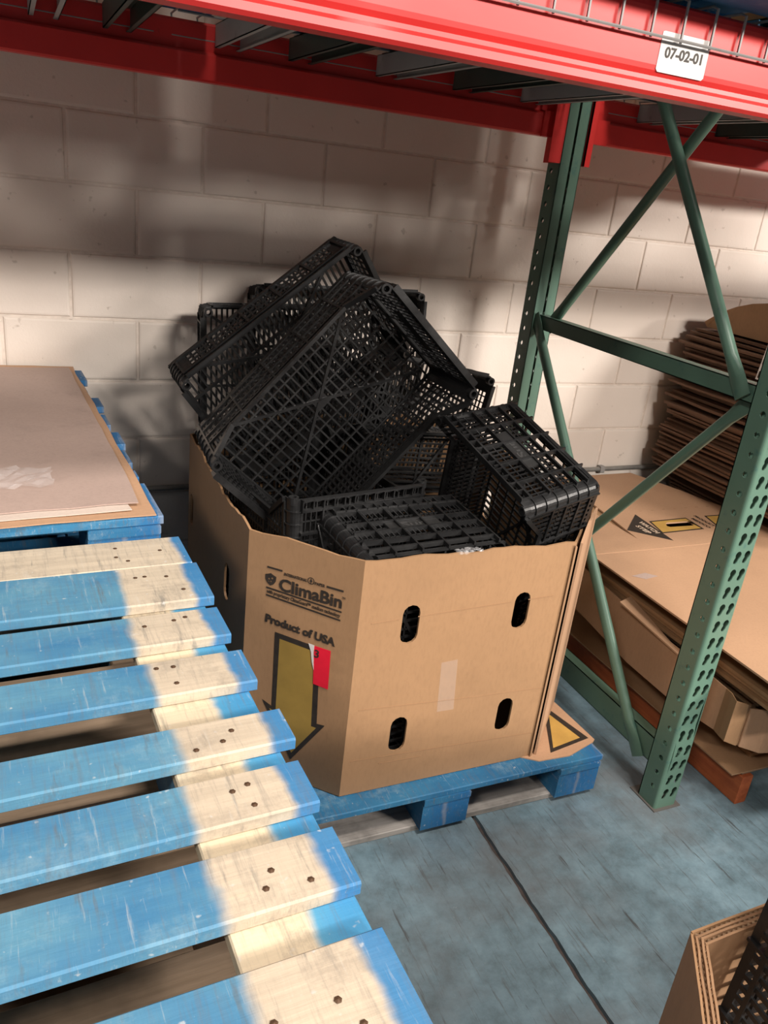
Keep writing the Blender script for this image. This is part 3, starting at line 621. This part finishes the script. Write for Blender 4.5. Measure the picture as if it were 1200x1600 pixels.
flat('triangle_outline', [(1.165, -1.308), (1.318, -1.282), (1.275, -1.105)], INK, pad, MP, holes=[[(1.185, -1.292), (1.293, -1.274), (1.266, -1.150)]]); flat('triangle_fill', [(1.185, -1.292), (1.293, -1.274), (1.266, -1.150)], YELLOW, pad, MP)

# near bin at the lower right: cut rim shows its plies
bin2 = thing('cardboard_bin', 'open kraft bin close to the camera with a thick fluted rim', 'bin', (0, 0, 0))
RO = [(0.535, -2.305), (1.20, -2.290), (1.42, -2.50), (1.42, -3.25), (1.20, -3.46), (0.53, -3.46), (0.325, -3.25), (0.325, -2.58)]
for i in range(len(RO)):
    A, B = Vector((*RO[i], 0)), Vector((*RO[(i + 1) % len(RO)], 0)); u = (B - A).normalized(); nr = Vector((-u.y, u.x, 0)); L = (B - A).length
    for k in range(4):
        off = 0.0056 * k; n = 16; rr = random.Random(i * 7 + k); e0 = off * 0.41; z1 = 0.808 - 0.0015 * (k % 2)
        top = [(e0 + (L - 2 * e0) * j / n, z1 + (rr.random() - .5) * .003) for j in range(n + 1)]
        MB().slab([(e0, 0.144), (L - e0, 0.144)] + top[::-1], [], 0.0028, lambda a, b, c: tuple(A + u * a - nr * (off + c) + Vector((0, 0, b)))).build('wall_ply', CARD if k == 0 else CARDIN, bin2) if i in (7, 0) or k in (0, 3) else None
    if i in (7, 0):
        fm = MB()
        for k in range(3):
            m = int(L / 0.0042); off = 0.0056 * k + 0.0028; vs = []; fs = []
            for j in range(m + 1):
                w_ = off + (0.0028 if j % 2 else 0.0); p = A + u * (0.006 + (L - 0.012) * j / m) - nr * w_
                vs += [(p.x, p.y, 0.70), (p.x, p.y, 0.8062)]
            for j in range(m): fs.append((2 * j, 2 * j + 2, 2 * j + 3, 2 * j + 1))
            fm.add(vs, fs)
        fm.build('flutes', EDGE, bin2)['kind'] = 'stuff'
MB().slab([(p[0] + (0.9 - p[0]) * .05, p[1] + (-2.9 - p[1]) * .05) for p in RO], [], 0.004, lambda a, b, c: (a, b, 0.1435 + c)).build('bin_bottom', CARDIN, bin2)
pallet('blue pallet under the near kraft bin', (1.40, -2.285, 0.0), 0.0, PBIN, mat=BOARD2, under=None, nailed=0, seed=18, H=0.141)

def shade_bin(label, dx, dy):  # extra bin outside the view, added for its shadow on the floor
    b = thing('cardboard_bin', label, 'bin', (dx, dy, 0)); n = len(OCT)
    for i in range(n): bin_panel(b, OCT[i], OCT[(i + 1) % n], 0.1435, 0.812, 0.012, CARD, [], i + 40)
    MB().slab([(p[0] * .99 + .008, p[1] * .99 - .007) for p in OCT], [], 0.004, lambda a, bb, c: (a, bb, 0.1436 + c)).build('bin_bottom', CARDIN, b)
shade_bin('unseen kraft bin added to shade the floor by the orange pallet', 1.42, -2.06)
pallet('unseen blue pallet added under the kraft bin that shades the floor', (2.738, -2.20, 0.0), 0.0, PBIN, mat=BOARD2, under=None, nailed=0, seed=28, H=0.141)  # also out of view, added to carry the shading bin

# ------------------------------------------------------------------ black harvest crates
def crate_parts(L, W, H, deep):
    parts = {}
    c = 0.030; ins = 0.010; a, b = L / 2, W / 2
    # floor
    fb_ = MB(); fa, fbb = a - ins - 0.004, b - ins - 0.004; z0, z1 = 0.003, 0.009
    if deep:
        for i in range(10):
            y = -fbb + 2 * fbb * i / 9; fb_.box((-fa, y - 0.0024, z0), (fa, y + 0.0024, z1 + .001))
        nb = 25
        for i in range(nb + 1):
            x = -fa + 2 * fa * i / nb; fb_.box((x - 0.0026, -fbb, z0), (x + 0.0026, fbb, z1))
    else:
        nb = 34
        for i in range(nb + 1):
            x = -fa + 2 * fa * i / nb; fb_.box((x - 0.0030, -fbb, z0), (x + 0.0030, fbb, z1))
        for y in (-fbb, -fbb * .33, fbb * .33, fbb): fb_.box((-fa, y - 0.004, z0), (fa, y + 0.004, z1 + .001))
    parts['crate_floor'] = fb_
    rb_ = MB()
    for sx_ in (-1, 1):
        for sy_ in (-1, 1):
            d = Vector((sx_ * (fa - .03), sy_ * (fbb - .03), 0)); n = Vector((-d.y, d.x, 0)).normalized() * 0.0042
            rb_.add([tuple(p) for z in (0.0015, 0.0135) for p in (Vector((0, 0, z)) - n, d + Vector((0, 0, z)) - n, d + Vector((0, 0, z)) + n, Vector((0, 0, z)) + n)], [(0, 3, 2, 1), (4, 5, 6, 7), (0, 1, 5, 4), (1, 2, 6, 5), (2, 3, 7, 6), (3, 0, 4, 7)])
    rb_.box((-0.022, -0.022, 0.0015), (0.022, 0.022, 0.011)); parts['floor_ribs'] = rb_
    def wall(half, other, kind):
        """u along the wall, v up, w outward; mapped by f to the +y side"""
        mb = MB(); sp = half - c
        f = lambda u, v, w_: (u * (1 - 0.02 * (1 - v / H)), other - ins * (1 - v / H) + w_, v)
        t = 0.0035
        B_ = lambda u0, u1, v0, v1, w0=-t, w1=0.0: mb.box((u0, v0, w0), (u1, v1, w1), lambda u, v, w_: f(u, v, w_))
        B2 = lambda u0, u1, v0, v1, w0=-t, w1=0.0: mb.box((u0, w0, v0), (u1, w1, v1), lambda u, w_, v: f(u, v, w_))
        if not deep:
            B2(-sp, sp, 0.0, 0.022); B2(-sp, sp, H - 0.026, H, -t, 0.0); B2(-sp, sp, H - 0.006, H, -0.004, 0.010); B2(-sp, sp, 0.018, 0.024, 0, 0.006); B2(-sp, sp, H - 0.03, H - .026, 0, 0.006)
            vr = [0.022 + (H - 0.048) * k / 4 for k in range(5)]
            for v in vr[1:-1]: B2(-sp, sp, v - 0.0028, v + 0.0028)
            n = int(2 * sp / 0.022)
            for i in range(n + 1):
                u = -sp + 2 * sp * i / n; big = i % 5 == 0
                B2(u - (0.0032 if big else 0.0022), u + (0.0032 if big else 0.0022), 0.02, H - 0.024, -t, 0.006 if big else 0)
            B2(-sp, -sp + .03, .02, H - .02); B2(sp - .03, sp, .02, H - .02)
            return mb
        dip = kind == 'long'; vt = 0.19 if dip else H
        ud0, ud1 = sp - 0.004, sp - 0.080
        rows = [0.028, 0.066, 0.112, 0.158] + ([] if dip else [0.222])
        B2(-sp, sp, 0.0, 0.012)
        for v in rows: B2(-sp, sp, v - 0.003, v + 0.003, -t, 0.004 if dip else 0.009)
        topv = vt - 0.012
        n = int(round(2 * sp / (0.0170 if dip else 0.0150))); rb = 7 if dip else 5; ro = 0.0055 if dip else 0.010; bw = 0.0034 if dip else 0.0017
        for i in range(n + 1):
            u = -sp + 2 * sp * i / n; rib = i % rb == 0
            hi = topv if (not dip or abs(u) < ud1) else min(H - .012, vt + (H - vt) * (abs(u) - ud1) / (ud0 - ud1) - .006)
            if rib: B2(u - 0.0024, u + 0.0024, 0.0, hi, -t, ro)
            else: B2(u - bw, u + bw, 0.012 if dip else 0.066, hi)
        for v in (0.089, 0.135) + (() if dip else (0.190,)):
            B2(-sp, sp, v - 0.0016, v + 0.0016)
        if not dip:
            B2(-0.078, 0.078, 0.114, 0.156, -t, 0.002)
            B2(-sp, sp, H - 0.012, H, -t, 0.001); B2(-sp, sp, H - 0.004, H, -0.002, 0.014); B2(-sp, sp, H - 0.030, H - 0.027, 0, 0.012)
            m = 12
            for i in range(m + 1):
                u = -sp + 2 * sp * i / m; B2(u - .0016, u + .0016, H - 0.03, H, 0, 0.012)
        else:
            B2(-ud1, ud1, vt - 0.014, vt, -t, 0.006); B2(-ud1, ud1, 0.166, 0.178)
            for s_ in (-1, 1):
                q = [(ud1, vt - 0.014), (ud1, vt), (ud0, H), (sp, H), (sp, H - 0.014), (ud0, H - 0.016)]
                vs = [f(s_ * u, v, w_) for w_ in (-t, 0.009) for u, v in q]; k = 6
                mb.add(vs, [tuple(range(k)), tuple(range(2 * k - 1, k - 1, -1))] + [(i, (i + 1) % k, k + (i + 1) % k, k + i) for i in range(k)])
        return mb
    parts['long_wall'] = wall(a, b, 'long'); parts['end_wall'] = wall(b, a, 'end')
    cp = MB(); t = 0.004
    f3 = lambda x, y, v: (x - ins * (1 - v / H), y - ins * (1 - v / H), v)
    arc = [(a - 0.022 + 0.022 * math.sin(t_), b - 0.022 + 0.022 * math.cos(t_)) for t_ in [math.pi / 2 * q / 5 for q in range(6)]]
    inn = [(a - 0.022 + 0.018 * math.sin(t_), b - 0.022 + 0.018 * math.cos(t_)) for t_ in [math.pi / 2 * q / 5 for q in range(5, -1, -1)]]
    pl = [(a - c - .006, b)] + arc + [(a, b - c - .006), (a - t, b - c - .006)] + inn + [(a - c - .006, b - t)]
    for v0 in [H * q / 7 for q in range(1, 7)]:
        o2 = [(a - c, b + .0035)] + [(a - 0.022 + 0.0255 * math.sin(t_), b - 0.022 + 0.0255 * math.cos(t_)) for t_ in [math.pi / 2 * q / 5 for q in range(6)]] + [(a + .0035, b - c), (a, b - c)] + arc[::-1] + [(a - c, b)]
        cp.slab(o2, [], 0.003, lambda x, y, w_, v0=v0: f3(x, y, v0 + w_))
    k = len(pl); vs = [f3(x, y, v) for v in (0, H) for x, y in pl]
    cp.add(vs, [tuple(range(k - 1, -1, -1)), tuple(range(k, 2 * k))] + [(i, (i + 1) % k, k + (i + 1) % k, k + i) for i in range(k)])
    # ring and rim plate of the stacking post
    cx, cy_ = a - 0.015, b - 0.015
    cp.slab(circ(cx, cy_, 0.0135, 14), [circ(cx, cy_, 0.0078, 14)], 0.020, lambda x, y, w_: (x, y, H + 0.003 - w_))
    parts['corner_post'] = cp
    return {k: v.mesh(k) for k, v in parts.items()}
DEEP = crate_parts(0.625, 0.425, 0.255, True); SHAL = crate_parts(0.62, 0.42, 0.13, False)
def crate(label, C, x, y, kind=DEEP, L=0.625, W=0.425, H=0.25, plate=True, group='black harvest crates', k=1.0):
    x = Vector(x).normalized(); y = Vector(y); y = (y - x * x.dot(y)).normalized(); z = x.cross(y)
    x, y, z = x * k, y * k, z * k
    M = Matrix(((x.x, y.x, z.x, C[0]), (x.y, y.y, z.y, C[1]), (x.z, y.z, z.z, C[2]), (0, 0, 0, 1)))
    o = thing('harvest_crate', label, 'crate', group=group, mat=M)
    put('crate_floor', kind['crate_floor'], PLASTIC, o); put('floor_ribs', kind['floor_ribs'], PLASTIC, o)
    for rz in (0, math.pi): put('long_wall', kind['long_wall'], PLASTIC, o, rz=rz)
    for rz in (-math.pi / 2, math.pi / 2):
        e = put('end_wall', kind['end_wall'], PLASTIC, o, rz=rz)
        if plate and kind is DEEP:
            pm = put('label_plate', PLATE, LOGO, e, (0, W / 2 * 0 + L / 2 - 0.001, 0)); q = put('embossed_lettering', SUNTXT, EMBOSS, e)
            q.matrix_local = frame((0.036, L / 2 - .0012, 0.124), (-1, 0, 0), (0, 0.06, 1))
    post = kind['corner_post']
    for sx_, sy_ in ((1, 1), (1, -1), (-1, 1), (-1, -1)):
        p = put('corner_post', post, PLASTIC, o); p.scale = (sx_, sy_, 1)
    return o
PLATE = MB().box((-0.076, -0.002, 0.116), (0.076, 0.0006, 0.154)).mesh('label_plate'); SUNTXT = text_mesh('Sun', 0.034, 0.0006, 0.0006, 0.072)
crate('shallow black crate tipped highest in the pile with the wall showing through', (0.558, -0.486, 1.105), (0.779, 0.053, 0.625), (-0.596, -0.249, 0.763), SHAL, H=0.13)
crate('deep black crate tipped on its corner, open front with a crossed grid floor', (0.606, -0.680, 1.013), (0.667, -0.010, 0.745), (-0.745, -0.025, 0.666))
crate('black crate leaning over the right rim with its label plate facing up', (1.172, -0.990, 0.738), (-0.132, -0.327, 0.936), (-0.161, 0.939, 0.305), k=0.965)
crate('black crate on end, label plate up, just behind the front rim', (0.724, -1.266, 0.519), (-0.014, -0.026, 1.0), (0.998, 0.054, 0.015), k=0.965)
crate('upright black crate by the left front corner holding the tipped crate', (0.575, -0.735, 0.620), (0.155, -0.985, 0.012), (0.985, 0.155, 0.010), k=0.965)
crate('black crate lowest but one, under the upright crate at the left', (0.585, -0.715, 0.384), (0.10, -0.99, 0.0), (0.99, 0.10, 0.0), k=0.92)
crate('black crate at the bottom of the tall bin, left side', (0.585, -0.700, 0.149), (0.06, -0.99, 0.0), (0.99, 0.06, 0.0), k=0.92)
crate('black crate standing behind the pile, its upper left corner against the wall', (0.672, -0.168, 0.990), (1, 0, 0.03), (-0.03, 0.0, 1), SHAL, H=0.13)
crate('black crate standing against the wall, its upper right corner showing', (0.868, -0.025, 1.030), (1, 0, 0.015), (-0.015, 0.06, 1), SHAL, H=0.13)
crate('black crate standing at the right behind the tipped crates', (1.000, -0.300, 0.862), (0.98, 0, -0.165), (0.165, 0, 0.98), SHAL, H=0.13)
crate('black crate in shadow between the tipped crate and the leaning crate', (0.985, -0.46, 0.56), (0.06, 0.0, 1), (-1, 0.0, 0.06), SHAL, H=0.13)
crate('black crate standing low at the back of the tall bin under the hidden rear crates', (0.640, -0.180, 0.560), (1, 0, 0.0), (0.0, 0.0, 1), SHAL, H=0.13, k=0.95)
crate('shallow black crate at the bottom of the tall bin, right side', (1.05, -0.72, 0.149), (0.06, -0.99, 0.0), (0.99, 0.06, 0.0), SHAL, H=0.13, k=0.92)
crate('black crate standing on end inside the near bin against its wall', (0.795, -2.345, 0.600), (0.06, 0.0, 1), (-1, 0.06, 0.06))
crate('black crate lying lower inside the near bin', (0.78, -2.90, 0.30), (0.95, -0.25, 0.05), (0.25, 0.95, -0.12), k=0.95)

# ------------------------------------------------------------------ right bay: flattened bins on an orange pallet, carton stack by the wall
op = thing('orange_pallet', 'low orange painted wooden pallet under the flattened cardboard', 'pallet', (0, 0, 0))
for xc in (1.735, 2.10, 2.43):
    MB().plank((xc - 0.022, -1.520, 0.0), (xc + 0.022, -0.32, 0.100), 0.003, 1).build('stringer', ORANGE, op)
for k in range(8):
    y = -1.445 + 0.152 * k; wv = 0.05 if k else 0.065
    MB().plank((1.716 + rnd.uniform(0, .012), y - wv, 0.100), (2.46, y + wv, 0.118), 0.002).build('deck_board', OLDWOOD, op)
tr = thing('cardboard_tray', 'sagging kraft tray with low walls holding the flattened bins', 'tray', (0, 0, 0))
tz = lambda y: 0.128 + 0.0 * y
def wallpts(pts, h, nm, mat=CARD2):
    vs = []; fs = []; t = 0.004
    for i, (x, y, z, hh, nx, ny) in enumerate(pts):
        vs += [(x, y, z), (x, y, z + hh), (x - nx * t, y - ny * t, z + hh), (x - nx * t, y - ny * t, z)]
    for i in range(len(pts) - 1):
        a = i * 4; b = a + 4
        for k in range(4): fs.append((a + k, a + (k + 1) % 4, b + (k + 1) % 4, b + k))
    fs += [(0, 1, 2, 3), tuple(len(vs) - 4 + k for k in (3, 2, 1, 0))]
    return MB().add(vs, fs).build(nm, mat, tr)
wallpts([(1.640, -0.45, 0.26, 0.165, -1, 0), (1.638, -0.75, 0.245, 0.165, -1, 0), (1.632, -1.05, 0.212, 0.175, -1, 0), (1.624, -1.28, 0.215, 0.170, -1, 0), (1.622, -1.445, 0.236, 0.142, -1, 0)], 0.16, 'tray_side')
wallpts([(1.622, -1.445, 0.236, 0.142, -1, 0), (1.612, -1.475, 0.238, 0.145, -.8, -.3), (1.606, -1.50, 0.240, 0.135, -.7, -.7), (1.640, -1.515, 0.228, 0.140, -.2, -1), (1.655, -1.51, 0.226, 0.132, 0, -1)], 0.16, 'folded_corner', CARD)
wallpts([(1.655, -1.515, 0.222, 0.130, 0, -1), (1.72, -1.535, 0.20, 0.145, 0, -1), (1.95, -1.55, 0.165, 0.150, 0, -1), (2.46, -1.55, 0.150, 0.150, 0, -1)], 0.15, 'tray_front')
MB().slab([(1.66, -1.52), (2.46, -1.54), (2.46, -0.3), (1.66, -0.3)], [], 0.004, lambda a, b, c: (a, b, 0.120 + c)).build('tray_bottom', CARDIN, tr)
# flattened bins, each a folded board of several plies
def flattened(label, z, th, x0, x1, y0, y1, seed, mat=CARD2, plies=3, holes=()):
    rr = random.Random(seed); o = thing('flattened_bin', label, 'cardboard', (0, 0, z), group='flattened bins on the orange pallet')
    for k in range(plies):
        e = lambda: rr.uniform(-.010, .010); zz = th * k / plies
        x0k, y0k = x0 + e() + (0.012 if k % 2 else 0), y0 + e()
        out = [(x0k, y0k), (x1 + e(), y0 + e()), (x1 + e(), y1 - .3), (x1 - .09, y1 + e()), (x0k + .42, y1), (x0k + .30, y1 - .08), (x0k + .012, y1 - .12)]
        MB().slab(out, holes, th / plies * 0.80, lambda a, b, c: (a, b, zz + c)).build('folded_ply', mat, o)
    return o
slot2 = [(2.125, -0.592), (2.135, -0.586), (2.243, -0.588), (2.252, -0.596), (2.240, -0.626), (2.230, -0.630), (2.118, -0.626), (2.110, -0.616)]
slot3 = [(2.181 + (x - 2.181) * 1.7, -0.608 + (y + 0.608) * 2.4) for x, y in slot2]
zz = 0.126
spec = [('lowest', 0.052, 1.77, 2.44), ('second lowest', 0.050, 1.76, 2.46), ('third lowest', 0.050, 1.78, 2.50), ('middle', 0.045, 1.75, 2.46)]
for i, (nm, th, a, b) in enumerate(spec):
    flattened('flattened kraft bin inside the tray, %s of the pile' % nm, zz, th, a, b, -1.48 + .01 * i, -0.15, 20 + i, CARD, 3); zz += th + 0.002
flattened('flattened kraft bin with creased edge showing under the top one', zz, 0.045, 1.74, 2.50, -1.60, -0.09, 31, CARD, 3, [slot3]); zz += 0.047
flattened('flattened kraft bin second from the top of its pile', zz, 0.040, 1.665, 2.52, -1.72, -0.06, 32, CARD, 3, [slot3]); zz += 0.042
ftop = thing('flattened_bin', 'topmost flattened kraft bin with black warning triangle and hand slot', 'cardboard', (0, 0, 0), group='flattened bins on the orange pallet')
ZT2 = 0.4845
MB().slab([(1.62, -0.782), (1.90, -0.786), (2.56, -0.780), (2.56, -0.56), (2.525, -0.44), (2.49, -0.28), (2.40, -0.045), (1.98, -0.06), (1.935, -0.43), (1.895, -0.70), (1.885, -0.45), (1.80, -0.40), (1.66, -0.46)], [slot2], 0.006, lambda a, b, c: (a, b, ZT2 - 0.006 + c)).build('back_panel', CARD2, ftop)
MB().slab([(1.612, -1.75), (2.60, -1.76), (2.60, -0.7835), (1.90, -0.7895), (1.888, -0.7895), (1.618, -0.7855)], [], 0.006, lambda a, b, c: (a, b, ZT2 - 0.0065 + c)).build('front_panel', CARD2, ftop)
MB().slab([(1.622, -1.75), (2.58, -1.76), (2.58, -0.48), (2.40, -0.08), (1.98, -0.09), (1.68, -0.48)], [slot3], 0.010, lambda a, b, c: (a, b, ZT2 - 0.019 + c)).build('lower_ply', CARD, ftop)
MG = frame((0, 0, ZT2 + 0.0002), (1, 0, 0), (0, 1, 0))
flat('warning_triangle', [(2.057, -0.491), (1.908, -0.622), (2.033, -0.738)], INK, ftop, MG)
letters('warning_lettering', 'WATCH', 0.030, WHITEINK, ftop, MG, 0.0008, 0.108, (2.012, -0.560), -1.60); letters('warning_lettering', 'STEP', 0.030, WHITEINK, ftop, MG, 0.0008, 0.072, (1.972, -0.592), -1.55)
flat('yellow_box_outline', [(2.066, -0.562), (2.262, -0.556), (2.254, -0.667), (2.038, -0.673)], INK, ftop, MG, holes=[[(2.072, -0.570), (2.254, -0.564), (2.247, -0.659), (2.046, -0.665)]])
flat('yellow_box', [(2.072, -0.570), (2.254, -0.564), (2.247, -0.659), (2.046, -0.665)], YELLOW, ftop, MG, holes=[slot2])
flat('yellow_box_outline', [(2.365, -0.552), (2.50, -0.556), (2.452, -0.668), (2.335, -0.655)], INK, ftop, MG, holes=[[(2.371, -0.560), (2.488, -0.564), (2.447, -0.659), (2.344, -0.648)]])
flat('yellow_box', [(2.371, -0.560), (2.488, -0.564), (2.447, -0.659), (2.344, -0.648)], YELLOW, ftop, MG)
letters('printed_lettering', 'PRODUCT OF', 0.022, INK, ftop, MG, 0.0004, 0.145, (2.312, -0.545), -1.54); letters('printed_lettering', 'MEXICO', 0.022, INK, ftop, MG, 0.0004, 0.095, (2.279, -0.568), -1.54)
pm = MB()
for k in range(7): pm.box((2.10 + .06 * k, -0.466, ZT2 + .0001), (2.114 + .06 * k, -0.463, ZT2 + .0005))
pm.build('perforation_marks', CARDIN, ftop)
flat('worn_patch', [(1.655, -0.955), (1.72, -0.945), (1.75, -0.975), (1.69, -0.985)], GREYSHEET, ftop, MG)
fl2 = MB().slab([(0, 0), (0.28, -0.02), (0.30, -0.028), (0.02, -0.05)], [], 0.005, lambda a, b, c: (1.648 + b * 1.2, -0.98 - a, 0.418 - a * .16 + c)).build('cardboard_flap', CARD2); tag(fl2, 'loose bent kraft flap poking out under the top flattened bin', 'cardboard')

def carton(seed, z, th):
    rr = random.Random(seed); mb = MB()
    for k in range(2):
        x0 = (2.52 if z > 0.5 else 2.63) + rr.uniform(-.045, .03); y0, y1 = -1.02 + rr.uniform(-.06, .03), -0.06 + rr.uniform(-.02, .01); n = 8; t = th * 0.36; vs = []; fs = []
        zz0 = z + th * .48 * k; sag = rr.uniform(.0, .004); ph = rr.uniform(0, 6)
        for i in range(n + 1):
            y = y0 + (y1 - y0) * i / n; dz = sag * math.sin(ph + i * .9); dx = rr.uniform(-.004, .004)
            vs += [(x0 + dx, y, zz0 + dz), (x0 + dx - .004, y, zz0 + dz + t), (3.05, y, zz0 + dz + t), (3.05, y, zz0 + dz)]
        for i in range(n):
            a = i * 4; b = a + 4
            for q in range(4): fs.append((a + q, a + (q + 1) % 4, b + (q + 1) % 4, b + q))
        fs += [(0, 1, 2, 3), tuple(n * 4 + q for q in (3, 2, 1, 0))]; mb.add(vs, fs)
    o = mb.build('flattened_carton', CARDDK); return tag(o, 'flattened brown carton in the tall stack against the block wall', 'carton', 'flattened cartons in the tall stack')
zc = 0.002; k = 0
while zc < 1.14:
    th = rnd.uniform(0.024, 0.036); carton(200 + k, zc, th); zc += th; k += 1
# bent carton and placard on top of the stack
bc = thing('brown_carton', 'brown carton with bowed lid and white placard on the tall carton stack', 'carton', (0, 0, 0))
vs = []; fs = []; n = 10
for i in range(n + 1):
    s = i / n; y = -0.12 - 0.75 * s; h = 0.02 + 0.13 * math.sin(math.pi * min(1, s * 1.05)) ** 0.8
    vs += [(2.56, y, zc + .008), (2.54, y, zc + .01 + h), (3.0, y, zc + .01 + h), (3.0, y, zc + .008)]
for i in range(n):
    a = i * 4; b = a + 4
    for q in range(4): fs.append((a + q, a + (q + 1) % 4, b + (q + 1) % 4, b + q))
fs += [(0, 1, 2, 3), tuple(n * 4 + q for q in (3, 2, 1, 0))]
MB().add(vs, fs).build('carton_body', CARD, bc)
PM = frame((2.44, -0.545, 1.055), (0.28, -0.96, -0.06), (0.05, -0.03, 1))
flat('placard', rect(0, 0, 0.20, 0.165), WHITE, bc, PM, t=0.002)
PM2 = PM @ Matrix.Translation((0, 0, 0.002))
letters('placard_lettering', '45', 0.055, INK, bc, PM2, 0.0014, 0.06, (0.008, 0.105)); letters('placard_lettering', 'DCT/S', 0.030, INK, bc, PM2, 0.0002, 0.085, (0.006, 0.060)); letters('placard_lettering', '1006', 0.036, INK, bc, PM2, 0.001, 0.085, (0.006, 0.008)); flat('placard_line', rect(0.008, 0.048, 0.18, 0.0492), INK, bc, PM2)
